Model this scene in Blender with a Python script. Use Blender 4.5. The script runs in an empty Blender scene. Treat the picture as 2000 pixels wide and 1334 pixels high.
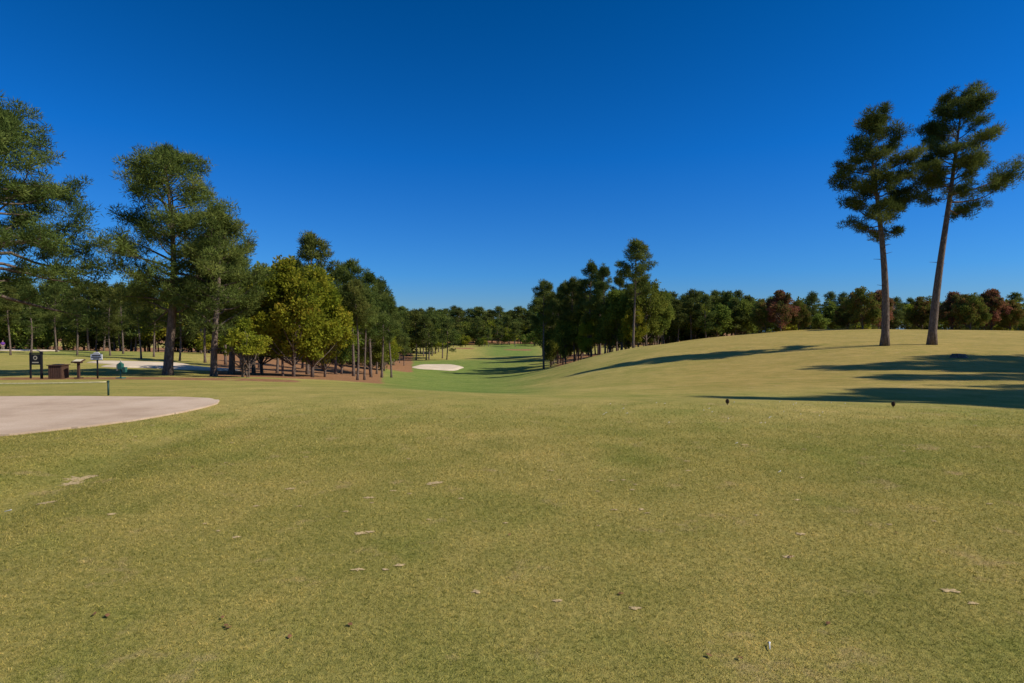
import bpy, math, numpy as np
from mathutils import Vector
rng = np.random.default_rng(7)
C = bpy.context.scene.collection

# ------------------------------------------------------------------ terrain
U = np.array([-1.3,-.9,-.72,-.54,-.36,-.22,-.13,0,.09,.18,.27,.45,.65,.9,1.3])
D = np.array([1,6,10,13,16,20,30,45,60,90,120,160,200,250,300,350,480,700,1200,15000.])
Z = np.array([
[0]*15,[0]*15,[0]*15,
[-.05,-.02,-.02,0,0,0,0,0,0,0,0,0,-.08,-.2,-.3],
[-.15,-.12,-.12,-.12,-.12,-.14,-.20,-.32,-.38,-.40,-.42,-.46,-.52,-.52,-.5],
[-.35,-.35,-.35,-.35,-.4,-.47,-.60,-.70,-.70,-.66,-.64,-.62,-.58,-.55,-.5],
[-.95,-.95,-.95,-1.0,-1.15,-1.35,-1.65,-1.8,-1.65,-1.4,-1.25,-1.0,-.75,-.55,-.4],
[-1.3,-1.3,-1.3,-1.7,-2.1,-2.6,-3.2,-3.4,-2.7,-1.95,-1.5,-.85,.02,.05,.2],
[-1.5,-1.5,-1.6,-2.2,-2.9,-3.6,-4.5,-4.7,-3.2,-1.8,-.8,.1,.5,.6,.7],
[-1.7,-1.8,-2.2,-3,-4.2,-5.3,-6.5,-6.5,-3.5,-1.45,-.25,.5,.8,.9,.9],
[-2.2,-2.3,-2.8,-4,-5.5,-6.6,-7.9,-7.9,-5.4,-3.2,-1.5,.2,.75,.8,.8],
[-3,-3,-4,-5,-7,-7.8,-8.5,-9.4,-8,-6,-4,-2,-1,-1,-1],
[-4,-4,-5,-6,-8,-9,-9.2,-9.6,-8.6,-8,-6,-4,-3,-3,-3],
[-5,-5,-6,-7,-8.8,-9,-8.6,-8.8,-8.4,-8,-8,-6,-5,-5,-5],
[-6,-6,-7,-8,-9.4,-9,-8,-8,-8.6,-9,-9,-8,-7,-7,-7],
[-7,-7,-8,-9,-10,-10,-9,-9,-9.5,-10,-10,-10,-10,-10,-10],
[-6,-6,-6,-6,-6,-6,-6,-6,-6,-7,-8,-12,-14,-14,-14],
[-4,-4,-4,-4,-4,-4,-4,-4,-4,-6,-9,-14,-17,-18,-18],
[-6,-6,-6,-6,-6,-6,-6,-6,-6,-8,-12,-17,-19,-20,-20],
[-20]*15], dtype=float)
LD = np.log(D)
gu = np.linspace(-1.3,1.3,261); gv = np.linspace(LD[0],LD[-1],481)
tmp = np.array([np.interp(gu,U,r) for r in Z])
T = np.array([np.interp(gv,LD,tmp[:,j]) for j in range(len(gu))]).T
def blur(A,ax,s):
    k=np.exp(-.5*(np.arange(-3*s,3*s+1)/s)**2); k/=k.sum()
    P=np.pad(A,[(3*s,3*s) if i==ax else (0,0) for i in range(2)],mode='edge')
    return np.apply_along_axis(lambda r:np.convolve(r,k,'valid'),ax,P)
T = blur(blur(T,0,4),1,6)
def sm(a,b,x):
    t=np.clip((x-a)/(b-a),0,1); return t*t*(3-2*t)
def H(x,y):
    x=np.asarray(x,float); y=np.asarray(y,float)
    yy=np.maximum(y,1.0); u=np.clip(x/yy,-1.3,1.3); v=np.clip(np.log(yy),gv[0],gv[-1])
    fu=(u-gu[0])/(gu[1]-gu[0]); fv=(v-gv[0])/(gv[1]-gv[0])
    iu=np.clip(fu.astype(int),0,len(gu)-2); iv=np.clip(fv.astype(int),0,len(gv)-2)
    a=fu-iu; b=fv-iv
    z=T[iv,iu]*(1-a)*(1-b)+T[iv,iu+1]*a*(1-b)+T[iv+1,iu]*(1-a)*b+T[iv+1,iu+1]*a*b
    dip=.10*np.exp(-((x+5.0+.12*(y-7))/.55)**2)*sm(2,4.5,y)*(1-sm(8,9.5,y))
    und=.05*np.sin(x*.21+y*.13)*np.sin(y*.17-x*.08+1)*sm(16,30,y)+.7*np.sin(x*.06+1)*np.sin(y*.043)*sm(50,90,y)+.15*np.sin(x*.17+2)*np.sin(y*.13+x*.05)*sm(40,70,y)
    return z-dip+und
def h(x,y): return float(H(x,y))

# ------------------------------------------------------------------ mesh builder
class B:
    def __init__(s): s.V=[];s.F=[];s.T=[];s.M=[];s.S=[];s.n=0
    def add(s,v,f,t=0.5,m=0,smooth=False):
        v=np.asarray(v,float);f=np.asarray(f,int)
        s.V.append(v);s.F.append(f+s.n);s.n+=len(v)
        s.T.append(np.broadcast_to(np.asarray(t,float),(len(v),)))
        s.M.append(np.full(len(f),m));s.S.append(np.full(len(f),smooth))
    def tube(s,P,R,sides=6,m=0,cap=True,t=.5):
        P=np.asarray(P,float);R=np.asarray(R,float);k=len(P)
        tg=np.gradient(P,axis=0);tg/=np.linalg.norm(tg,axis=1)[:,None]+1e-9
        ref=np.array([1,0,0.]) if abs(tg.mean(0)[2])>.7 else np.array([0,0,1.])
        a=np.cross(tg,ref);a/=np.linalg.norm(a,axis=1)[:,None]+1e-9;b=np.cross(tg,a)
        th=np.linspace(0,2*np.pi,sides,endpoint=False)
        V=P[:,None]+R[:,None,None]*(np.cos(th)[None,:,None]*a[:,None]+np.sin(th)[None,:,None]*b[:,None])
        V=V.reshape(-1,3);F=[]
        for i in range(k-1):
            for j in range(sides):
                p=i*sides+j;q=i*sides+(j+1)%sides
                F+=[[p,q,q+sides],[p,q+sides,p+sides]]
        if cap:
            V=np.vstack([V,P[0],P[-1]])
            for j in range(sides):
                F+=[[k*sides,(j+1)%sides,j],[k*sides+1,(k-1)*sides+j,(k-1)*sides+(j+1)%sides]]
        s.add(V,F,t,m,True)
    def disc(s,c,r,m=0,N=20):
        th=np.linspace(0,2*np.pi,N,endpoint=False)
        V=[c]+[[c[0]+r*math.cos(t),c[1],c[2]+r*math.sin(t)] for t in th]
        s.add(V,[[0,1+i,1+(i+1)%N] for i in range(N)],.5,m)
    def box(s,c,d,m=0,rz=0,taper=1,rx=0):
        x,y,z=np.array(d)/2
        V=np.array([[sx*x*(taper if sz<0 else 1),sy*y*(taper if sz<0 else 1),sz*z] for sz in(-1,1) for sy in(-1,1) for sx in(-1,1)])
        if rx: V=V@np.array([[1,0,0],[0,math.cos(rx),math.sin(rx)],[0,-math.sin(rx),math.cos(rx)]])
        if rz: V=V@np.array([[math.cos(rz),math.sin(rz),0],[-math.sin(rz),math.cos(rz),0],[0,0,1]])
        Q=[[0,2,3,1],[4,5,7,6],[0,1,5,4],[2,6,7,3],[0,4,6,2],[1,3,7,5]]
        F=[];
        for q in Q: F+=[[q[0],q[1],q[2]],[q[0],q[2],q[3]]]
        s.add(V+np.array(c),F,.5,m)
    def leaves(s,Cn,S,nper,bl,bw,R,m=1,flat=.6,up=.3,clt=None,out=.8,dia=False):
        Cn=np.asarray(Cn,float);M=len(Cn);S=np.broadcast_to(np.asarray(S,float),(M,))
        if clt is None: clt=R.random(M)
        idx=np.repeat(np.arange(M),nper);n=len(idx)
        d=R.normal(size=(n,3));d/=np.linalg.norm(d,axis=1)[:,None]
        r=R.random(n)**.5
        pos=Cn[idx]+d*(r*S[idx])[:,None]*np.array([1,1,flat])
        dr=d*out+R.normal(size=(n,3))*.45+np.array([0,0,up]);dr/=np.linalg.norm(dr,axis=1)[:,None]
        pp=np.cross(dr,R.normal(size=(n,3)));pp/=np.linalg.norm(pp,axis=1)[:,None]
        L=bl*(.6+.8*R.random(n));W=bw*(.7+.6*R.random(n))
        if dia:
            V=np.stack([pos,pos+dr*(L*.45)[:,None]+pp*(W/2)[:,None],pos+dr*L[:,None],pos+dr*(L*.45)[:,None]-pp*(W/2)[:,None]],1).reshape(-1,3)
            a=np.arange(n)*4;F=np.vstack([np.stack([a,a+1,a+2],1),np.stack([a,a+2,a+3],1)]);rep=4
        else:
            V=np.stack([pos-pp*(W/2)[:,None],pos+pp*(W/2)[:,None],pos+dr*L[:,None]],1).reshape(-1,3)
            F=np.arange(3*n).reshape(-1,3);rep=3
        t=np.clip(clt[idx]*.75+.25*R.random(n),0,1)
        s.add(V,F,np.repeat(t,rep),m)
    def mesh(s,name,mats):
        V=np.vstack(s.V);F=np.vstack(s.F);me=bpy.data.meshes.new(name)
        me.vertices.add(len(V));me.vertices.foreach_set('co',V.astype(np.float32).ravel())
        me.loops.add(3*len(F));me.loops.foreach_set('vertex_index',F.astype(np.int32).ravel())
        me.polygons.add(len(F));me.polygons.foreach_set('loop_start',np.arange(0,3*len(F),3,dtype=np.int32))
        me.polygons.foreach_set('material_index',np.concatenate(s.M).astype(np.int32))
        me.polygons.foreach_set('use_smooth',np.concatenate(s.S).astype(bool))
        for m in mats: me.materials.append(m)
        a=me.attributes.new('tint','FLOAT','POINT');a.data.foreach_set('value',np.concatenate(s.T).astype(np.float32))
        me.update(calc_edges=True);me.validate();return me
def obj(name,me,loc=(0,0,0),rz=0,sc=1,parent=None):
    o=bpy.data.objects.new(name,me);o.location=loc;o.rotation_euler=(0,0,rz)
    o.scale=(sc,)*3 if np.isscalar(sc) else sc
    C.objects.link(o)
    if parent: o.parent=parent
    return o

# ------------------------------------------------------------------ materials
def newmat(name):
    m=bpy.data.materials.new(name);m.use_nodes=True;nt=m.node_tree;nt.nodes.clear()
    o=nt.nodes.new('ShaderNodeOutputMaterial');return m,nt,o
def noise(nt,scale,detail=4,rough=.6,vec=None):
    n=nt.nodes.new('ShaderNodeTexNoise');n.inputs['Scale'].default_value=scale;n.inputs['Detail'].default_value=detail
    n.inputs['Roughness'].default_value=rough
    if vec is not None: nt.links.new(vec,n.inputs['Vector'])
    return n.outputs['Fac']
def ramp(nt,fac,stops):
    r=nt.nodes.new('ShaderNodeValToRGB');e=r.color_ramp.elements
    while len(e)<len(stops): e.new(.5)
    for i,(p,c) in enumerate(stops): e[i].position=p;e[i].color=(*c,1)
    nt.links.new(fac,r.inputs[0]);return r.outputs[0]
def mix(nt,f,a,b,mode='MIX'):
    n=nt.nodes.new('ShaderNodeMix');n.data_type='RGBA';n.blend_type=mode
    for sck,v in((n.inputs[0],f),(n.inputs[6],a),(n.inputs[7],b)):
        if isinstance(v,bpy.types.NodeSocket): nt.links.new(v,sck)
        elif isinstance(v,(int,float)): sck.default_value=v
        else: sck.default_value=(*v,1)
    return n.outputs[2]
def mth(nt,op,a,b=0.0,clamp=False):
    n=nt.nodes.new('ShaderNodeMath');n.operation=op;n.use_clamp=clamp
    for i,v in enumerate((a,b)):
        if isinstance(v,bpy.types.NodeSocket): nt.links.new(v,n.inputs[i])
        else: n.inputs[i].default_value=v
    return n.outputs[0]
def attr(nt,name):
    n=nt.nodes.new('ShaderNodeAttribute');n.attribute_name=name;return n.outputs['Fac']
def coords(nt): return nt.nodes.new('ShaderNodeTexCoord').outputs['Object']
def mr(nt,v,a,b,c=0.,d=1.):
    n=nt.nodes.new('ShaderNodeMapRange');nt.links.new(v,n.inputs[0])
    for i,x in enumerate((a,b,c,d)): n.inputs[i+1].default_value=x
    return n.outputs[0]
def bump(nt,hgt,dist,strength=1):
    n=nt.nodes.new('ShaderNodeBump');n.inputs['Strength'].default_value=strength;n.inputs['Distance'].default_value=dist
    nt.links.new(hgt,n.inputs['Height']);return n.outputs[0]
def principled(nt,o,col,rough=.9,nrm=None,spec=.2):
    p=nt.nodes.new('ShaderNodeBsdfPrincipled')
    if isinstance(col,bpy.types.NodeSocket): nt.links.new(col,p.inputs['Base Color'])
    else: p.inputs['Base Color'].default_value=(*col,1)
    p.inputs['Roughness'].default_value=rough;p.inputs['Specular IOR Level'].default_value=spec
    if nrm is not None: nt.links.new(nrm,p.inputs['Normal'])
    nt.links.new(p.outputs[0],o.inputs[0]);return p
def leafmat(name,stops,trans=.35,hv=.03):
    m,nt,o=newmat(name)
    c=ramp(nt,attr(nt,'tint'),stops)
    oi=nt.nodes.new('ShaderNodeObjectInfo')
    hs=nt.nodes.new('ShaderNodeHueSaturation')
    nt.links.new(mr(nt,oi.outputs['Random'],0,1,.5-hv*.7,.5+hv*.4),hs.inputs['Hue'])
    nt.links.new(mr(nt,oi.outputs['Random'],0,1,.85,1.2),hs.inputs['Value'])
    nt.links.new(c,hs.inputs['Color'])
    d=nt.nodes.new('ShaderNodeBsdfDiffuse');t=nt.nodes.new('ShaderNodeBsdfTranslucent');x=nt.nodes.new('ShaderNodeMixShader')
    x.inputs[0].default_value=trans
    nt.links.new(hs.outputs[0],d.inputs[0]);nt.links.new(hs.outputs[0],t.inputs[0])
    nt.links.new(d.outputs[0],x.inputs[1]);nt.links.new(t.outputs[0],x.inputs[2]);nt.links.new(x.outputs[0],o.inputs[0])
    return m
M_pine=leafmat('pine_needles',[(0,(.040,.064,.015)),(.45,(.115,.148,.034)),(.8,(.215,.24,.055)),(1,(.31,.29,.08))],.3)
M_pined=leafmat('pine_needles_dark',[(0,(.034,.055,.015)),(.5,(.098,.13,.031)),(1,(.225,.245,.06))],.3)
M_yel=leafmat('autumn_leaves_yellow_green',[(0,(.09,.13,.015)),(.5,(.24,.27,.026)),(.85,(.37,.34,.035)),(1,(.42,.27,.04))],.45,.02)
M_grn=leafmat('broad_leaves_green',[(0,(.065,.10,.02)),(.5,(.16,.21,.035)),(1,(.27,.29,.05))],.4)
M_red=leafmat('maple_leaves_red_green',[(0,(.06,.08,.02)),(.35,(.13,.13,.035)),(.55,(.22,.11,.05)),(1,(.34,.12,.10))],.4,.01)
m,nt,o=newmat('pine_bark');v=coords(nt)
mp=nt.nodes.new('ShaderNodeMapping');mp.inputs['Scale'].default_value=(1,1,.25);nt.links.new(v,mp.inputs[0])
nn=noise(nt,14,5,.7,mp.outputs[0])
principled(nt,o,ramp(nt,nn,[(.3,(.05,.038,.03)),(.5,(.15,.11,.085)),(.7,(.30,.23,.18))]),.95,bump(nt,nn,.06))
M_bark=m
m,nt,o=newmat('sand');v=coords(nt);n1=noise(nt,.6,4,.6,v)
principled(nt,o,ramp(nt,n1,[(.3,(.54,.43,.29)),(.7,(.70,.58,.42))]),.95,bump(nt,noise(nt,5,4,.6,v),.05));M_sand=m
m,nt,o=newmat('concrete');v=coords(nt);n1=noise(nt,.8,6,.65,v);n2=noise(nt,40,3,.6,v);n3=noise(nt,.25,3,.5,v)
c=ramp(nt,n1,[(.3,(.46,.33,.22)),(.5,(.60,.45,.31)),(.72,(.68,.53,.38))])
c=mix(nt,.3,c,ramp(nt,n3,[(.35,(.6,.55,.5)),(.6,(1,1,1))]),'MULTIPLY')
c=mix(nt,.3,c,ramp(nt,n2,[(.3,(.4,.4,.4)),(.7,(1,1,1))]),'MULTIPLY')
principled(nt,o,c,.9,bump(nt,n2,.003));M_conc=m
def plain(name,col,rough=.6,var=.25,spec=.3,sc=12):
    m,nt,o=newmat(name);n1=noise(nt,sc,4,.6,coords(nt))
    lo=tuple(x*(1-var) for x in col);hi=tuple(min(1,x*(1+var)) for x in col)
    principled(nt,o,ramp(nt,n1,[(.3,lo),(.7,hi)]),rough,None,spec);return m
M_dkgreen=plain('dark_green_paint',(.012,.045,.03),.5)
M_teal=plain('green_enamel',(.03,.13,.10),.4)
M_black=plain('black_paint',(.015,.015,.016),.5)
M_white=plain('white_paint',(.75,.75,.72),.5,.05)
M_cream=plain('cream_paint',(.62,.55,.36),.5,.1)
M_brown=plain('brown_wood',(.085,.045,.028),.8)
M_tan=plain('wood_weathered',(.22,.15,.09),.8)
M_rope=plain('rope_yellow',(.62,.55,.30),.8)
M_cone=plain('pine_cone_brown',(.06,.035,.022),.8,.5,.2,60)
M_soil=plain('bare_turf_tan',(.46,.34,.17),1,.35,.1,50)
M_leafd=plain('dead_leaf',(.20,.10,.045),.9,.3,.1)
M_skin=plain('skin',(.45,.27,.19),.6,.05);M_purple=plain('purple_shirt',(.16,.05,.30),.8,.1);M_khaki=plain('khaki_cloth',(.35,.30,.22),.8,.1)
M_hair=plain('hair',(.04,.025,.015),.7)

# grass
def grasscol(nt,v):
    nA=noise(nt,.22,5,.62,v);nB=noise(nt,1.1,6,.7,v);nC=noise(nt,24,5,.75,v);nD=noise(nt,150,2,.6,v)
    base=ramp(nt,nA,[(.3,(.262,.252,.060)),(.5,(.335,.288,.078)),(.7,(.42,.338,.105))])
    dry=ramp(nt,nA,[(.3,(.29,.232,.060)),(.7,(.395,.292,.088))])
    fw=ramp(nt,nA,[(.3,(.12,.185,.036)),(.7,(.20,.245,.055))])
    c=mix(nt,attr(nt,'dry'),base,dry)
    c=mix(nt,attr(nt,'fairway'),c,fw)
    c=mix(nt,.6,c,ramp(nt,nB,[(.3,(.6,.70,.55)),(.5,(1,1,1)),(.7,(1.35,1.22,1.3))]),'MULTIPLY')
    c=mix(nt,.75,c,ramp(nt,nC,[(.3,(.42,.5,.38)),(.5,(1,1,1)),(.72,(1.6,1.45,1.45))]),'MULTIPLY')
    mp=nt.nodes.new('ShaderNodeMapping');mp.inputs['Location'].default_value=(31,17,5);nt.links.new(v,mp.inputs[0])
    wn=noise(nt,1.6,6,.72,mp.outputs[0])
    c=mix(nt,mr(nt,wn,.58,.71,0,.6),c,(.50,.35,.18))
    gn=noise(nt,.55,5,.6,mp.outputs[0])
    c=mix(nt,mr(nt,gn,.54,.68,0,.6),c,mix(nt,1,c,(.72,.88,.7),'MULTIPLY'))
    return c,nA,nB,nC,nD
m,nt,o=newmat('turf');v=coords(nt)
c,nA,nB,nC,nD=grasscol(nt,v)
st=mth(nt,'ADD',attr(nt,'straw'),mr(nt,noise(nt,.5,5,.7,v),.3,.7,-.35,.35))
st=mr(nt,st,.45,.6)
scol=ramp(nt,noise(nt,3,6,.75,v),[(.25,(.13,.065,.03)),(.5,(.29,.15,.07)),(.75,(.42,.24,.12))])
c=mix(nt,st,c,scol)
hg=mth(nt,'ADD',nC,mth(nt,'MULTIPLY',nD,.5))
principled(nt,o,c,1,bump(nt,hg,.025,.9),.05);M_turf=m
m,nt,o=newmat('grass_blade');v=nt.nodes.new('ShaderNodeNewGeometry').outputs['Position']
c,*_=grasscol(nt,v)
c=mix(nt,1,c,ramp(nt,attr(nt,'tint'),[(0,(.55,.65,.45)),(.55,(1.2,1.18,1.05)),(1,(2.3,2.1,2.3))]),'MULTIPLY')
d=nt.nodes.new('ShaderNodeBsdfDiffuse');t=nt.nodes.new('ShaderNodeBsdfTranslucent');x=nt.nodes.new('ShaderNodeMixShader');x.inputs[0].default_value=.45
nt.links.new(c,d.inputs[0]);nt.links.new(c,t.inputs[0]);nt.links.new(d.outputs[0],x.inputs[1]);nt.links.new(t.outputs[0],x.inputs[2]);nt.links.new(x.outputs[0],o.inputs[0])
M_blade=m

# ------------------------------------------------------------------ ground sheet
a=7.6
def axis(t,E): return E*np.sinh(a*t)/math.sinh(a)
xs=axis(np.linspace(-1,1,601),9000);ys=7+axis(np.linspace(-.62,1,500),12000)
X,Y=np.meshgrid(xs,ys);Zg=H(X,Y)
nx,ny=len(xs),len(ys)
def masks(X,Y):
    uu=X/np.maximum(Y,1)
    wob=.015*np.sin(Y*.31)+.01*np.sin(Y*.11+2)
    fw=np.exp(-((uu+.10+wob)/.16)**4)*sm(14,24,Y)*(1-sm(175,200,Y))
    fw2=np.exp(-((uu+.0)/.055)**4)*sm(190,215,Y)*(1-sm(330,360,Y))
    fw3=np.exp(-((uu+.75)/.12)**4)*sm(60,75,Y)*(1-sm(90,100,Y))*.6
    fw=np.clip(fw*.95+fw2+fw3,0,1)
    dry=sm(.12,.4,uu)*sm(15,25,Y)
    s=sm(-.56,-.50,uu)*(1-sm(-.245,-.21,uu))*sm(30,33,Y)*(1-sm(115,140,Y))
    s=np.maximum(s,sm(-1.2,-1.1,uu)*(1-sm(-.40,-.34,uu))*sm(24.5,25.5,Y)*(1-sm(28.5,30,Y))*.75)
    s=np.maximum(s,np.exp(-((uu+.89)/.05)**4)*sm(86,90,Y)*(1-sm(96,99,Y)))
    s=np.maximum(s,(uu<-.5)*sm(97,102,Y)*(1-sm(180,200,Y)))
    s=np.maximum(s,sm(-.27,-.24,uu)*(1-sm(-.185,-.165,uu))*sm(85,105,Y)*(1-sm(220,250,Y)))
    s=np.maximum(s,.8*np.exp(-((uu+.085)/.022)**4)*sm(262,268,Y)*(1-sm(276,284,Y)))
    s=np.maximum(s,.8*np.exp(-((uu-.012)/.03)**4)*sm(262,268,Y)*(1-sm(274,282,Y)))
    s=np.maximum(s,sm(345,365,Y)*1.0)
    s=np.maximum(s,np.exp(-((uu-.14)/.07)**4)*sm(98,106,Y)*(1-sm(200,220,Y)))
    s=np.maximum(s,sm(.25,.3,uu)*sm(118,126,Y))
    return fw,dry,s
i,j=np.meshgrid(np.arange(nx-1),np.arange(ny-1));p=(j*nx+i).ravel()
me=bpy.data.meshes.new('ground')
V=np.stack([X,Y,Zg],-1).reshape(-1,3);F=np.stack([p,p+1,p+nx+1,p+nx],1)
me.vertices.add(len(V));me.vertices.foreach_set('co',V.astype(np.float32).ravel())
me.loops.add(4*len(F));me.loops.foreach_set('vertex_index',F.astype(np.int32).ravel())
me.polygons.add(len(F));me.polygons.foreach_set('loop_start',np.arange(0,4*len(F),4,dtype=np.int32))
me.polygons.foreach_set('use_smooth',np.ones(len(F),bool))
me.materials.append(M_turf)
for nm,arr in zip(('fairway','dry','straw'),masks(X,Y)):
    at=me.attributes.new(nm,'FLOAT','POINT');at.data.foreach_set('value',arr.astype(np.float32).ravel())
me.update(calc_edges=True)
obj('ground',me)

# ------------------------------------------------------------------ concrete cart path
py_=np.array([3.0,5.0,6.5,7.3,8.34,9.0,9.6,10.5,11.4,12.0,12.5,12.9,13.15,13.35,13.42])
px_=np.array([-19.,-13.5,-10.6,-9.1,-7.5,-6.9,-6.5,-6.22,-6.12,-6.2,-6.45,-6.95,-7.6,-8.8,-11.5])
yy=np.unique(np.concatenate([np.linspace(3,13.42,90),py_]));xr=np.interp(yy,py_,px_)
xr=np.convolve(np.pad(xr,3,mode='edge'),np.ones(7)/7,'valid')
b=B();K=40
tt=np.linspace(0,1,K)**.8
gx=-45+(xr[:,None]+45)*tt[None,:];gy=np.repeat(yy[:,None],K,1);gz=H(gx,gy)+.03
V=np.stack([gx,gy,gz],-1).reshape(-1,3);F=[]
for r in range(len(yy)-1):
    for q in range(K-1):
        p0=r*K+q;F+=[[p0,p0+1,p0+K+1],[p0,p0+K+1,p0+K]]
b.add(V,F,.5,0,False)
E=np.concatenate([V.reshape(len(yy),K,3)[:,-1],V.reshape(len(yy),K,3)[-1,::-1]]);E2=E.copy();E2[:,2]-=.12;n=len(E)
b.add(np.vstack([E,E2]),[q for k in range(n-1) for q in([k,k+n,k+n+1],[k,k+n+1,k+1])],.5,0)
obj('cart_path',b.mesh('cart_path',[M_conc]))

def blob_sheet(name,cx,cy,rx,ry,mat,off,seed,wob=.18,dish=0,N=40,rings=8):
    R=np.random.default_rng(seed);th=np.linspace(0,2*np.pi,N,endpoint=False)
    rr=1+wob*(np.sin(2*th+R.random()*6)*.7+np.sin(3*th+R.random()*6)*.6+.4*np.sin(5*th+R.random()*6))
    V=[[cx,cy,h(cx,cy)+off]];
    for k in range(1,rings+1):
        f=k/rings
        for i in range(N):
            x=cx+rx*rr[i]*f*math.cos(th[i]);y=cy+ry*rr[i]*f*math.sin(th[i]);V.append([x,y,h(x,y)+off-(off*.9 if k==rings and dish else 0)])
    F=[[0,1+i,1+(i+1)%N] for i in range(N)]
    for k in range(rings-1):
        for i in range(N):
            p0=1+k*N+i;p1=1+k*N+(i+1)%N;F+=[[p0,p0+N,p1+N],[p0,p1+N,p1]]
    b=B();b.add(V,F,.5,0,True);return obj(name,b.mesh(name,[mat]))
blob_sheet('sand_bunker',-35,53,4.2,5,M_sand,.12,1,dish=1)
blob_sheet('sand_bunker',-27.2,45.5,4.2,4.8,M_sand,.12,2,dish=1)
blob_sheet('sand_bunker',-17.2,137,5.6,14,M_sand,.25,4,dish=1)
blob_sheet('sand_bunker',-72,84,4.5,2.5,M_sand,.15,5,dish=1)

# lake
b=B();b.add([[1000,1900,-15.],[9000,1900,-15],[9000,11000,-15],[1000,11000,-15]],[[0,1,2],[0,2,3]])
m,nt,o=newmat('lake_water');principled(nt,o,(.03,.10,.12),.3,bump(nt,noise(nt,.3,3,.5,coords(nt)),.2),.5)
obj('lake_water',b.mesh('lake_water',[m]))

# ------------------------------------------------------------------ trees
def unit(v): return v/np.linalg.norm(v)
def pine(name,seed,Ht=20,cb=9,R=3.8,r0=.28,lean=(0,0),nl=40,nt_=6,cs=.45,nper=80,bl=.3,bw=.055,prof=None,mat=None,extra=(),sides=8,stubs=6,bend=.25,flat=.75,irr=.45):
    G=np.random.default_rng(seed);b=B()
    ts=np.linspace(0,1,14);ph=G.random(2)*6
    TP=np.stack([lean[0]*ts**1.3+bend*np.sin(ts*4+ph[0])-bend*np.sin(ph[0])*(1-ts),lean[1]*ts+bend*np.sin(ts*3.3+ph[1])-bend*np.sin(ph[1])*(1-ts),Ht*ts*.97-.3],1)
    TP[0,:2]=0
    TR=r0*(1-ts)**.75*.93+.03;TR[0]*=1.35
    b.tube(TP,TR,sides)
    pos=lambda z:np.array([np.interp(z,TP[:,2],TP[:,0]),np.interp(z,TP[:,2],TP[:,1]),z])
    rad=lambda z:np.interp(z,TP[:,2],TR)
    prof=prof or ([0,.2,.45,.7,.88,1],[.65,1,.92,.75,.5,.2])
    cl=[];sz=[];tn=[]
    def limb(z,az,L,el,tw):
        p=pos(z);d=np.array([math.cos(az)*math.cos(el),math.sin(az)*math.cos(el),math.sin(el)])
        P=[p];k=5
        for i in range(k):
            d=unit(d+G.normal(size=3)*.16+np.array([0,0,.07]));P.append(P[-1]+d*L/k)
        P=np.array(P);r=min(rad(z)*.5,.02+.018*L);b.tube(P,np.linspace(r,.012,k+1),4,cap=False)
        base_t=G.random();lc=G.uniform(.75,1.25)
        for j in range(tw):
            s=.3+.7*((j+G.random())/tw)**.8;q=s*k;i0=min(int(q),k-1);pp=P[i0]+(P[i0+1]-P[i0])*(q-i0)
            a2=az+(1 if j%2 else -1)*G.uniform(.3,1.4);tl=L*.36*G.uniform(.5,1.1)*(1.25-s*.6)
            e2=el*.5+G.uniform(-.35,.85);dd=np.array([math.cos(a2)*math.cos(e2),math.sin(a2)*math.cos(e2),math.sin(e2)])
            pe=pp+dd*tl
            b.tube([pp,pp+dd*tl*.5+[0,0,-.03],pe],[.018,.012,.008],3,cap=False)
            cl.append(pe);sz.append(cs*G.uniform(.6,1.15)*lc);tn.append(base_t)
            if tl>.7: cl.append(pp+dd*tl*.55);sz.append(cs*G.uniform(.45,.85));tn.append(base_t*.8)
        cl.append(P[-1]);sz.append(cs*G.uniform(.7,1.1));tn.append(base_t)
    for i in range(nl):
        t=((i+G.random())/nl)**.95
        z=cb+(Ht*.96-cb)*t;L=R*np.interp(t,*prof)*G.uniform(1-irr,1.15)
        el=np.interp(t,[0,.5,.85,1],[.0,.25,.6,1.0])+G.normal()*.22
        limb(z,i*2.4+G.normal()*.6,L,el,max(2,int(nt_*(.5+.5*L/R))))
    for (z,az,L,el) in extra: limb(z,az,L,el,nt_+3)
    for i in range(stubs):
        z=cb*G.uniform(.55,1);az=G.random()*6.28;p=pos(z);L=G.uniform(.3,1.1)
        b.tube([p,p+np.array([math.cos(az)*L,math.sin(az)*L,.1])],[.035,.012],3,cap=False)
    for q in (.9,.94,.97): cl.append(pos(Ht*q)+G.normal(size=3)*.15);sz.append(cs*.8);tn.append(.6)
    b.leaves(cl,sz,nper,bl,bw,G,1,flat,.35,np.clip(np.array(tn)*.55+.45*G.random(len(tn)),0,1))
    return b.mesh(name,[M_bark,mat or M_pine])
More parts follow.
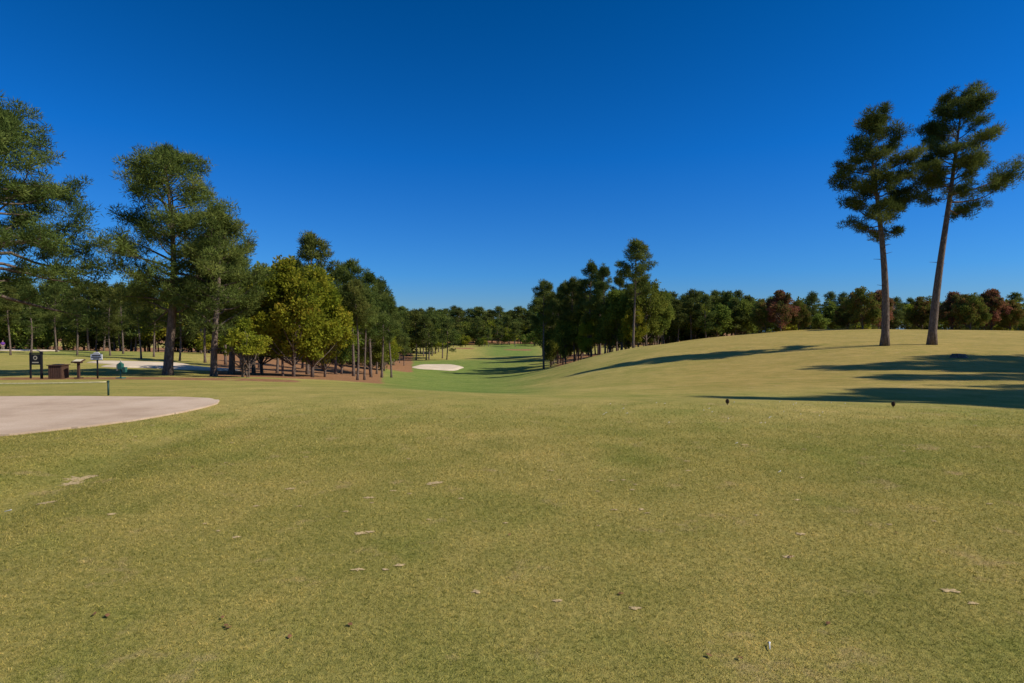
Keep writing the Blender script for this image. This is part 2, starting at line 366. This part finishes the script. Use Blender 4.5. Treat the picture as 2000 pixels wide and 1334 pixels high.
def broad(name,seed,Ht=9,cb=1.5,R=3.2,r0=.18,M=320,cs=.5,nper=60,ll=.16,lw=.11,mat=None,stems=1,dia=True):
    G=np.random.default_rng(seed);b=B();cz=(Ht+cb)/2;hz=(Ht-cb)/2
    tops=[]
    for s in range(stems):
        off=G.normal(size=2)*(.25 if stems>1 else 0);ex=G.normal(size=2)*(.7 if stems>1 else .25)
        ts=np.linspace(0,1,8);P=np.stack([off[0]+ex[0]*ts,off[1]+ex[1]*ts,ts*Ht*.85-.2],1)
        b.tube(P,(r0/math.sqrt(stems))*(1-ts*.85),6);tops.append(P)
    nl=18;lc=G.normal(size=(nl,3));lc/=np.linalg.norm(lc,axis=1)[:,None];lr=G.uniform(.22,.5,nl)
    lobe=lc*(1-lr*.75)[:,None]*G.uniform(.75,1.1,nl)[:,None]
    cl=[];tn=[]
    lt=G.random(nl)
    while len(cl)<M:
        k=G.integers(nl);d=G.normal(size=3);d/=np.linalg.norm(d)
        q=lobe[k]+d*lr[k]*G.random()**.35
        if q[2]<-.95: continue
        w=1-.35*max(0,q[2])
        cl.append([q[0]*R*w,q[1]*R*w,cz+q[2]*hz]);tn.append(lt[k]*.5+G.random()*.5)
    cl=np.array(cl)
    for k in range(0,M,max(1,M//45)):
        P=tops[G.integers(stems)];z0=max(cb*.8,cl[k][2]*.6);i=min(7,max(0,int(z0/(Ht*.85)*7)));p=P[i]
        mid=(p+cl[k])/2+[0,0,-.1]
        b.tube([p,mid,cl[k]],[.05,.03,.01],3,cap=False)
    b.leaves(cl,G.uniform(.6,1.2,M)*cs,nper,ll,lw,G,1,.8,.1,np.array(tn),dia=dia)
    return b.mesh(name,[M_bark,mat or M_grn])

def put(name,me,u,d,rz=0,sc=1,sink=.05):
    x=u*d;return obj(name,me,(x,d,h(x,d)-sink),rz,sc)
# -- two lone pines on the right
PA=pine('pine_A',11,18.9,9.2,3.4,.31,(-1.3,0),46,9,.54,110,.27,.048,([0,.15,.5,.8,.93,1],[.75,.95,.95,.85,.7,.4]),M_pined,irr=.45)
PB=pine('pine_B',23,20.7,12.0,3.1,.32,(2.0,0),40,9,.54,110,.27,.048,([0,.2,.5,.8,.93,1],[.7,.9,.95,.85,.75,.4]),M_pined,
   extra=[(12.0,.05,6.4,.14),(12.6,-.15,5.6,.16),(11.4,.3,4.3,-.1),(13.2,3.3,3.6,.05)],irr=.45)
put('pine_tree',PA,.655,48);put('pine_tree',PB,.738,48)
# -- large left pines: open crowns with clear lower trunk
PC=pine('pine_C',31,12.0,3.4,3.8,.25,(.1,0),58,9,.52,92,.22,.042,([0,.2,.45,.7,.88,1],[.8,1,1,.8,.55,.3]),irr=.5)
PD=pine('pine_D',37,9.5,2.8,2.9,.19,(.3,0),50,8,.48,82,.21,.042,([0,.3,.6,.85,1],[.9,1,.8,.5,.25]),irr=.5)
PE=pine('pine_E',41,13.3,4.4,4.9,.3,(0,0),70,11,.54,95,.23,.042,([0,.15,.4,.65,.85,1],[.95,1,.95,.75,.5,.25]),M_pined,irr=.5,stubs=0)
put('pine_tree',PC,-.607,32,.4);put('pine_tree',PD,-.525,31,1.0,.93);put('pine_tree',PD,-.495,36,2.9,.95)
put('pine_tree',PE,-.94,27.5,.6)
mids=[pine('pine_mid_%d'%k,50+k,14.6,c,r,.17,(G_,0),34,7,.6,62,.34,.075,None,M_pined if k%2 else M_pine,stubs=8)
      for k,(c,r,G_) in enumerate([(7.0,2.7,.2),(5.6,2.5,-.4),(8.0,2.3,.5),(3.6,2.8,0)])]
yel=broad('broadleaf_yellow',61,7.6,1.2,3.0,.13,440,.42,55,.18,.125,M_yel)
grn=broad('broadleaf_green',62,8.0,1.5,2.9,.15,320,.55,50,.22,.15,M_grn)
redt=broad('maple_red',63,7,.9,3.1,.16,300,.55,50,.24,.17,M_red)
redt2=broad('maple_green',64,7,.9,3.2,.16,300,.55,50,.24,.17,leafmat('maple_leaves_mixed',[(0,(.06,.09,.02)),(.5,(.15,.18,.032)),(.75,(.22,.14,.045)),(1,(.31,.13,.07))],.4))
crape=broad('crape_myrtle',65,3.0,.9,1.1,.09,110,.28,50,.13,.09,M_yel,stems=6)
e=lambda row,u,d:(1.6+(640-row)/1111*d)-h(u*d,d)
put('broadleaf_tree',yel,-.385,36,.3,e(500,-.385,36)/7.6);put('broadleaf_tree',yel,-.352,38,2.1,e(520,-.352,38)/7.6)
put('broadleaf_tree',yel,-.44,40,4.1,e(535,-.44,40)/7.6)
put('broadleaf_tree',yel,-.33,42,1.1,e(580,-.33,42)/7.6)
put('broadleaf_tree',grn,-.455,43,4.1,e(510,-.455,43)/8)
put('broadleaf_tree',grn,-.30,58,2.1,e(600,-.30,58)/8);put('broadleaf_tree',grn,-.25,72,.1,e(610,-.25,72)/8);put('broadleaf_tree',yel,-.225,88,.1,e(625,-.225,88)/7.6)
put('crape_myrtle',crape,-.468,30.5)
for (px,d,row,k,rz) in [(600,47,450,0,.3),(697,40,540,2,2.2),(690,52,505,0,4),(724,54,525,1,5),(745,60,540,1,.7),(711,43,560,2,1.2),
    (764,68,580,0,2.5),(655,54,520,1,1.9),(540,46,520,3,1.2),(470,58,500,3,2.2),
    (575,54,500,1,3.9),(505,58,530,3,.2),(440,62,505,0,1.4),(400,64,520,1,2.8),(350,66,540,3,.9),(300,74,555,1,2),
    (275,66,560,0,3),(735,76,575,3,1.3),(700,80,560,3,2.9),(630,70,540,3,4.6),(590,72,540,1,.5),(552,36,545,2,.5),
    (150,70,560,1,.5),(60,75,550,3,1.5),(215,72,565,3,3.5),(20,66,555,0,2.5),(110,82,555,1,4.5),(240,84,560,1,5.5)]:
    u=(px-1000)/1111;put('pine_tree',mids[k],u,d,rz,e(row,u,d)/15)
# centre-right stand
for (px,d,row,k,rz) in [(1237,92,465,0,.2),(1062,112,545,0,1),(1100,118,548,1,2),(1122,112,540,0,3),(1155,108,507,1,4),(1182,106,515,1,5),
    (1135,120,545,3,.5),(1090,130,560,3,3.6),(1172,118,530,3,1.5),(1205,110,535,1,2.5),(1078,126,570,3,4.1)]:
    u=(px-1000)/1111;put('pine_tree',mids[k],u,d,rz,e(row,u,d)/15*np.array([.95,.95,1]))
for (px,d,row,me,rz,hh) in [(1262,100,535,grn,.2,8),(1215,104,560,grn,1.4,8),(1240,98,595,yel,2,7.6),(1190,106,580,grn,2.9,8),(1285,104,565,grn,4.1,8),(1130,112,600,grn,5,8),(1150,108,620,yel,1,7.6),(1105,112,620,grn,.5,8),(1075,118,640,grn,3.5,8)]:
    u=(px-1000)/1111;put('broadleaf_tree',me,u,d,rz,e(row,u,d)/hh*np.array([.8,.8,1]))
# maples along the right crest
for (px,d,row,me,rz) in [(1525,108,567,redt,.1),(1495,112,580,redt2,2),(1560,110,585,redt2,1),(1685,100,558,redt2,.7),(1715,104,567,redt,3),(1655,106,578,redt2,4),
    (1800,106,576,redt2,2.5),(1860,102,570,redt,5),(1895,98,570,redt2,1.2),(1935,100,565,redt,2.2),(1972,100,582,redt2,3.1),(2040,100,575,redt,.4)]:
    u=(px-1000)/1111;put('maple_tree',me,u,d,rz,e(row,u,d)/7*np.array([.85,.85,1]),.3)
# pines standing to the right (their shadows reach the slope)
def putw(me,x,y,rz): obj('pine_tree',me,(x,y,h(x,y)),rz)
putw(PA,27.5,12.8,2);putw(PB,35,10.2,1.5);putw(PA,34,15.5,1);putw(PA,38,12.5,5)
putw(PA,39.5,27.5,4);putw(PB,47,24,2.2);putw(PA,46.5,31.5,3);putw(PA,39,22.5,.5)

# -- distant forest (one empty, linked meshes)
fp=[pine('far_pine_%d'%k,80+k,13.6,c,r,.16,(l,0),22,5,.85,38,.5,.15,None,mt,sides=5,stubs=0,flat=.8) for k,(c,r,l,mt) in enumerate([(3.5,2.7,.2,M_pined),(4.4,2.5,-.3,M_pine),(2.2,3.0,0,M_pined),(5,2.6,.4,M_pined)])]
fb=[broad('far_broad_%d'%k,90+k,10,1,3.6,.18,110,.95,30,.5,.34,mt) for k,mt in enumerate([M_grn,M_yel])]
forest=bpy.data.objects.new('distant_forest',None);C.objects.link(forest)
G=np.random.default_rng(5);cnt=0
def band(u0,u1,d0,d1,n,r0,r1,pb=.15,wide=1.):
    global cnt
    for k in range(n):
        u=u0+(u1-u0)*(k+G.random())/n;d=G.uniform(d0,d1);x=u*d;row=G.uniform(r0,r1)
        ht=(1.6+(640-row)/1111*d)-h(x,d)
        if G.random()<pb: me=fb[0 if G.random()<.7 else 1];s=ht*.85/10
        else: me=fp[G.integers(4)];s=ht/14
        w=s**.5*wide*(ht/14)**.2
        obj('tree_%d'%cnt,me,(x,d,h(x,d)-.2),G.random()*6.28,(w,w,s),forest);cnt+=1
band(-1.5,-.5,98,125,85,535,568,.3,1.1)
band(-1.5,-.5,100,120,60,595,640,.6,1.1)
band(-.55,-.22,95,150,55,560,600,.2)
band(-.55,-.22,90,110,25,620,660,.8)
band(-.24,-.115,190,240,22,598,622,.2,1.3)
band(-.24,-.19,110,160,8,600,650,.3)
band(-.32,.32,330,380,90,614,630,.3,1.5)
band(-.35,.35,380,520,120,596,611,.1,1.7)
band(-.02,.09,290,330,9,630,652,.6,1.3)
band(-.11,-.03,290,310,6,638,656,.5,1.2)
band(.05,.28,130,200,40,566,598,.15,1.2)
band(.25,.42,118,150,34,562,583,.25,1.1)
band(.42,1.5,135,175,80,568,590,.2,1.1)
band(.3,1.5,125,160,75,600,625,.5,1.2)

# ------------------------------------------------------------------ turf blades near the tee
n=600000;G=np.random.default_rng(3)
q=G.random(n);y=(math.sqrt(1.7)+q*(math.sqrt(13.5)-math.sqrt(1.7)))**2
x=G.uniform(-1,1,n)*(y*1.02+.6)
keep=(G.random(n)<1-sm(6,13.2,y))
inp=(y>3)&(x<np.interp(y,py_,px_)+.02)
x=x[~inp&keep];y=y[~inp&keep];n=len(x);z=H(x,y)
s=(y/2.5)**.6;ln=.013*s*(.5+1.0*G.random(n));w=.0036*s
az=G.random(n)*6.283;dx=G.normal(size=n)*.7;dy=G.normal(size=n)*.7
pz=np.stack([np.cos(az),np.sin(az),np.zeros(n)],1)
P=np.stack([x,y,z-.001],1);tip=P+np.stack([dx*ln,dy*ln,ln*.75],1)
V=np.stack([P-pz*(w/2)[:,None],P+pz*(w/2)[:,None],tip],1).reshape(-1,3)
b=B();b.add(V,np.arange(3*n).reshape(-1,3),np.repeat(G.random(n)**1.3,3),0)
obj('grass',b.mesh('grass',[M_blade]))

# ------------------------------------------------------------------ small ground things
def gp(px,row): d=1.6*1111/(row-640);return (px-1000)/1111*d,d
b=B();G=np.random.default_rng(9)
spots=[(850,945,.06),(838,948,.035),(700,1045,.05),(720,1043,.035),(697,1118,.032),(750,1118,.024),(778,1109,.034),(458,1053,.028),(1243,1195,.032),(1545,1092,.035),(930,1162,.03),(1865,1160,.04),(1910,1185,.03),
  (565,957,.045),(720,975,.045),(150,920,.2),(135,930,.12),(85,972,.08),(1455,870,.05),(1090,1180,.025)]
for k in range(60): spots.append((G.uniform(200,1950),G.uniform(800,1050),G.uniform(.012,.035)))
for (px,row,r) in spots:
    cx,cy=gp(px,row);N=16;th=np.linspace(0,6.283,N,endpoint=False);rr=r*G.uniform(.35,1.25,N)
    V=[[cx,cy,h(cx,cy)+.010]]+[[cx+rr[i]*math.cos(th[i])*1.3,cy+rr[i]*math.sin(th[i])*.8,h(cx+rr[i]*math.cos(th[i]),cy+rr[i]*math.sin(th[i]))+.005] for i in range(N)]
    b.add(V,[[0,1+i,1+(i+1)%N] for i in range(N)])
obj('divot_marks',b.mesh('divot_marks',[M_soil]))
b=B()
for (px,row) in [(175,1210),(200,1212),(435,1233),(440,1236),(995,1050),(680,1230),(1215,1168),(372,915),(400,917),(1548,1094)]+[(G.uniform(0,2000),G.uniform(800,1300)) for _ in range(10)]:
    cx,cy=gp(px,row);zz=h(cx,cy)+.009;a0=G.random()*6.28;R_=G.uniform(.012,.022)
    pts=[[cx+R_*math.cos(a0+t)*k,cy+R_*math.sin(a0+t)*k,zz+G.random()*.01] for t,k in((0,1),(1,.6),(2.2,.7),(3.1,1),(4.2,.6),(5.2,.7))]
    b.add([[cx,cy,zz+.006]]+pts,[[0,1+i,1+(i+1)%6] for i in range(6)])
obj('fallen_leaves',b.mesh('fallen_leaves',[M_leafd]))
b=B()
for (px,row) in [(1510,1275),(1525,925),(8,983),(1440,868)]+[(G.uniform(1150,1700),G.uniform(775,830)) for _ in range(26)]:
    cx,cy=gp(px,row);zz=h(cx,cy)+.014;a0=G.uniform(.4,1.4);L=.05;dv=np.array([math.cos(a0),math.sin(a0),.15])
    p0=np.array([cx,cy,zz]);b.tube([p0-dv*L/2,p0+dv*L*.35,p0+dv*L*.45,p0+dv*L*.5],[.0022,.003,.0055,.006],6)
obj('broken_golf_tees',b.mesh('broken_golf_tees',[M_white]))

def marker(x,y):
    b=B();b.tube([[0,0,-.03],[0,0,.03]],[.008,.008],6)
    zz=np.linspace(0,1,9);b.tube(np.stack([zz*0,zz*0,.025+zz*.085],1),.032*np.sin(np.pi*(zz*.85+.12))**.7,10,0)
    for r in range(9):
        zc=.03+r*.0092;rad=.032*math.sin(math.pi*((zc-.025)/.085*.85+.12))**.7;nn=9
        for i in range(nn):
            a0=(i+.5*(r%2))/nn*6.283;c_,s_=math.cos(a0),math.sin(a0)
            t=np.array([-s_,c_,0]);o_=np.array([c_,s_,0]);base=o_*rad*.9+[0,0,zc]
            b.add([base-t*.010,base+t*.010,base+o_*.010+[0,0,.007],base+[0,0,-.006]],[[0,1,2],[0,2,3],[1,3,2]])
    obj('tee_marker',b.mesh('tee_marker',[M_cone]),(x,y,h(x,y)),0,1.12)
marker(4.5,11.85);marker(8.0,11.9)

# ------------------------------------------------------------------ tee-side furniture
def place(b,name,mats,x,y,rz=0): return obj(name,b.mesh(name,mats),(x,y,h(x,y)),rz)
par=bpy.data.objects.new('rope_barrier',None);C.objects.link(par)
rp=[(-9.85,13.85),(-15.5,14.1),(-21.5,14.6)]
for k,(x,y) in enumerate(rp):
    b=B();b.tube([[0,0,-.1],[0,0,.33]],[.022,.022],8);b.tube([[0,0,.33],[0,0,.35],[0,0,.37]],[.028,.028,.012],8)
    obj('post_%d'%(k+1),b.mesh('post',[M_dkgreen]),(x,y,h(x,y)),0,1,par)
b=B()
for k in range(2):
    a_,c_=np.array([*rp[k],h(*rp[k])+.33]),np.array([*rp[k+1],h(*rp[k+1])+.33]);t=np.linspace(0,1,20)[:,None]
    P=a_*(1-t)+c_*t;P[:,2]-=.04*4*(t*(1-t))[:,0];b.tube(P,np.full(20,.014),5)
obj('rope',b.mesh('rope',[M_rope]),parent=par)
b=B()
b.box((.24,0,.62),(.08,.08,1.3),0);b.box((.0,0,1.22),(.62,.07,.06),0);b.box((-.28,0,.62),(.06,.06,1.2),0);b.box((.24,0,1.29),(.11,.11,.04),0)
b.box((-.02,-.01,.92),(.44,.045,.5),0);b.disc([-.02,-.037,1.0],.10,1);b.disc([-.02,-.041,1.0],.055,0)
b.box((-.02,-.036,.78),(.30,.006,.05),1)
place(b,'hole_sign',[M_black,M_cream],-22.6,27)
b=B();b.box((0,0,.32),(.54,.54,.58),1,0,.86)
for s in range(4):
    for k in range(6):
        o_=-.245+k*.098;ang=s*math.pi/2;x_=o_*math.cos(ang)+.285*math.sin(ang);y_=o_*math.sin(ang)-.285*math.cos(ang)
        b.box((x_*.96,y_*.96,.33),(.075,.03,.62),0,ang)
b.box((0,0,.655),(.66,.66,.035),0);b.box((0,0,.68),(.34,.34,.03),1)
place(b,'litter_bin',[M_brown,M_black],-21.55,27,.15)
b=B();b.box((0,0,.38),(.09,.09,.8),0);b.box((0,-.02,.84),(.46,.34,.05),0,0,1,.35);b.box((0,.0,.78),(.26,.2,.10),1);b.box((0,0,.03),(.26,.26,.06),0)
b.box((0,-.03,.872),(.36,.26,.012),2,0,1,.35)
place(b,'scorecard_stand',[M_brown,M_tan,M_cream],-20.6,27)
b=B();b.tube([[0,0,-.1],[0,0,1.25]],[.035,.035],8,0);b.tube([[0,0,1.25],[0,0,1.29],[0,0,1.32]],[.05,.05,.01],8,0)
b.box((0,-.05,1.04),(.54,.035,.27),1);
th=np.linspace(0,math.pi,12);V=[[.16*math.cos(t_),yv,1.175+.09*math.sin(t_)] for yv in(-.0675,-.0325) for t_ in th]
F=[[0,i,i+1] for i in range(1,11)]+[[12,12+i+1,12+i] for i in range(1,11)]+[q for i in range(11) for q in([i,i+12,i+13],[i,i+13,i+1])]
b.add(V,F,.5,1)
b.box((0,-.071,1.10),(.40,.006,.05),0);b.box((0,-.071,1.02),(.46,.006,.045),0);b.box((0,-.071,.95),(.30,.006,.03),0);b.box((0,-.05,.895),(.58,.045,.02),0);b.box((0,-.05,1.178),(.58,.045,.012),0)
place(b,'sign_board',[M_black,M_white],-19.7,27)
b=B();b.tube([[0,0,-.05],[0,0,.5]],[.03,.03],8,0);b.box((0,0,.58),(.20,.18,.26),0);b.tube([[0,0,.71],[0,0,.75],[0,0,.78]],[.09,.07,.02],12,0)
b.tube([[0,0,.78],[0,0,.86]],[.012,.012],6,0);b.tube([[0,0,.85],[0,0,.875],[0,0,.89]],[.03,.03,.01],8,1);b.box((.19,0,.42),(.16,.16,.24),0,0,.8);b.box((-.15,-.02,.52),(.07,.02,.30),1);b.box((.08,0,.52),(.12,.03,.03),0)
b.box((0,0,.02),(.30,.30,.05),0)
place(b,'golf_ball_washer',[M_teal,M_cream],-18.6,27)
b=B();G=np.random.default_rng(2);N=14;th=np.linspace(0,6.283,N,endpoint=False)
ring=lambda r,z,j:[[r*math.cos(t)*(1+G.normal()*j),r*math.sin(t)*(1+G.normal()*j),z+G.normal()*j*.2] for t in th]
V=ring(.6,-.1,.12)+ring(.42,.1,.1)+ring(.34,.24,.08)+[[0,0,.25]]
F=[q for k in range(2) for i in range(N) for q in([k*N+i,k*N+(i+1)%N,(k+1)*N+(i+1)%N],[k*N+i,(k+1)*N+(i+1)%N,(k+1)*N+i])]+[[2*N+i,2*N+(i+1)%N,3*N] for i in range(N)]
b.add(V,F,.5,0);place(b,'tree_stump',[M_bark],.786*36,36)

# ------------------------------------------------------------------ golfer in the distance
def golfer(x,y,rz):
    par=bpy.data.objects.new('golfer',None);C.objects.link(par);par.location=(x,y,h(x,y));par.rotation_euler=(0,0,rz)
    def skin(name,verts,edges,radii,mat):
        me=bpy.data.meshes.new(name);me.from_pydata(verts,edges,[]);me.materials.append(mat)
        o=obj(name,me,parent=par);md=o.modifiers.new('s','SKIN')
        for i,r in enumerate(radii): me.skin_vertices[0].data[i].radius=(r if isinstance(r,tuple) else (r,r))
        me.skin_vertices[0].data[0].use_root=True;md.use_smooth_shade=True
        o.modifiers.new('d','SUBSURF').levels=1;o.modifiers['d'].render_levels=1;return o
    skin('trousers',[(0,0,.93),(.10,0,.88),(.11,-.05,.5),(.12,.02,.09),(-.10,0,.88),(-.12,.08,.5),(-.13,.16,.10),(0,0,1.02)],[(0,1),(1,2),(2,3),(0,4),(4,5),(5,6),(0,7)],[.14,.10,.075,.055,.10,.075,.055,.14],M_khaki)
    skin('shirt',[(0,0,1.0),(0,0,1.2),(0,0,1.38),(0,0,1.47),(.19,0,1.39),(.25,-.03,1.16),(-.19,0,1.39),(-.25,-.03,1.16)],[(0,1),(1,2),(2,3),(2,4),(4,5),(2,6),(6,7)],[(.17,.13),(.17,.12),(.18,.12),.07,.075,.06,.075,.06],M_purple)
    arm=[];ed=[];ra=[]
    for sx in(1,-1):
        i0=len(arm);arm+=[(sx*.25,-.03,1.18),(sx*.23,-.17,1.0),(sx*.20,-.26,.93)];ed+=[(i0,i0+1),(i0+1,i0+2)];ra+=[.045,.036,.03]
        for f in range(4):
            k=len(arm);arm+=[(sx*(.225-f*.018),-.31,.915),(sx*(.22-f*.017),-.345+abs(f-1.3)*.006,.885)];ed+=[(i0+2,k),(k,k+1)];ra+=[.010,.008]
        k=len(arm);arm+=[(sx*.16,-.28,.92)];ed+=[(i0+2,k)];ra+=[.011]
    for s_,nm in((slice(0,len(arm)//2),'right_arm'),(slice(len(arm)//2,None),'left_arm')):
        o0=0 if nm=='right_arm' else len(arm)//2
        es=[(a_-o0,b_-o0) for a_,b_ in ed if (a_<len(arm)//2)==(nm=='right_arm')]
        skin(nm,arm[s_],es,ra[s_],M_skin)
    skin('head',[(0,0,1.44),(0,-.005,1.53),(0,-.015,1.60),(0,-.01,1.68),(0,0,1.745),(0,-.115,1.60),(.088,.01,1.61),(-.088,.01,1.61)],[(0,1),(1,2),(2,3),(3,4),(2,5),(2,6),(2,7)],[.055,.06,.085,.09,.055,.018,.018,.018],M_skin)
    skin('hair',[(0,.03,1.64),(0,.03,1.70),(0,.02,1.765)],[(0,1),(1,2)],[.08,.10,.06],M_hair)
    skin('right_shoe',[(.12,.05,.05),(.12,-.04,.045),(.12,-.15,.035)],[(0,1),(1,2)],[.05,.05,.04],M_white)
    skin('left_shoe',[(-.13,.19,.05),(-.13,.1,.045),(-.13,.0,.035)],[(0,1),(1,2)],[.05,.05,.04],M_white)
golfer(-.8955*92,92,.8)

# ------------------------------------------------------------------ light, sky, camera
el=math.radians(42);az=math.radians(102)
sv=Vector((math.sin(az)*math.cos(el),math.cos(az)*math.cos(el),math.sin(el)))
L=bpy.data.lights.new('sun','SUN');L.energy=5.0;L.angle=math.radians(.5);L.color=(1,.92,.80)
lo=bpy.data.objects.new('sun',L);C.objects.link(lo);lo.rotation_euler=sv.to_track_quat('Z','Y').to_euler()
w=bpy.data.worlds.new('World');bpy.context.scene.world=w;w.use_nodes=True;nt=w.node_tree;bg=nt.nodes['Background']
sk=nt.nodes.new('ShaderNodeTexSky');sk.sky_type='NISHITA';sk.sun_disc=False;sk.sun_elevation=el;sk.sun_rotation=az
sk.air_density=1.0;sk.dust_density=.1;sk.ozone_density=4.0;sk.altitude=200
# polariser-like deepening of the blue with elevation
tc=nt.nodes.new('ShaderNodeTexCoord');sx=nt.nodes.new('ShaderNodeSeparateXYZ');nt.links.new(tc.outputs['Generated'],sx.inputs[0])
tint=ramp(nt,sx.outputs[2],[(0,(.26,.38,.58)),(.09,(.13,.39,.73)),(.28,(.025,.36,.78)),(.5,(.0,.29,.60)),(.85,(.42,.60,.85))])
sc2=mix(nt,1,sk.outputs[0],tint,'MULTIPLY')
nt.links.new(sc2,bg.inputs[0]);bg.inputs[1].default_value=.15
cam=bpy.data.cameras.new('camera');cam.lens=20;cam.sensor_width=36;cam.clip_end=30000;cam.clip_start=.1
co=bpy.data.objects.new('camera',cam);C.objects.link(co);co.location=(0,0,1.6);co.rotation_euler=(math.radians(90-1.39),0,0)
sc=bpy.context.scene;sc.camera=co;sc.view_settings.view_transform='Standard';sc.view_settings.look='None';sc.view_settings.exposure=0
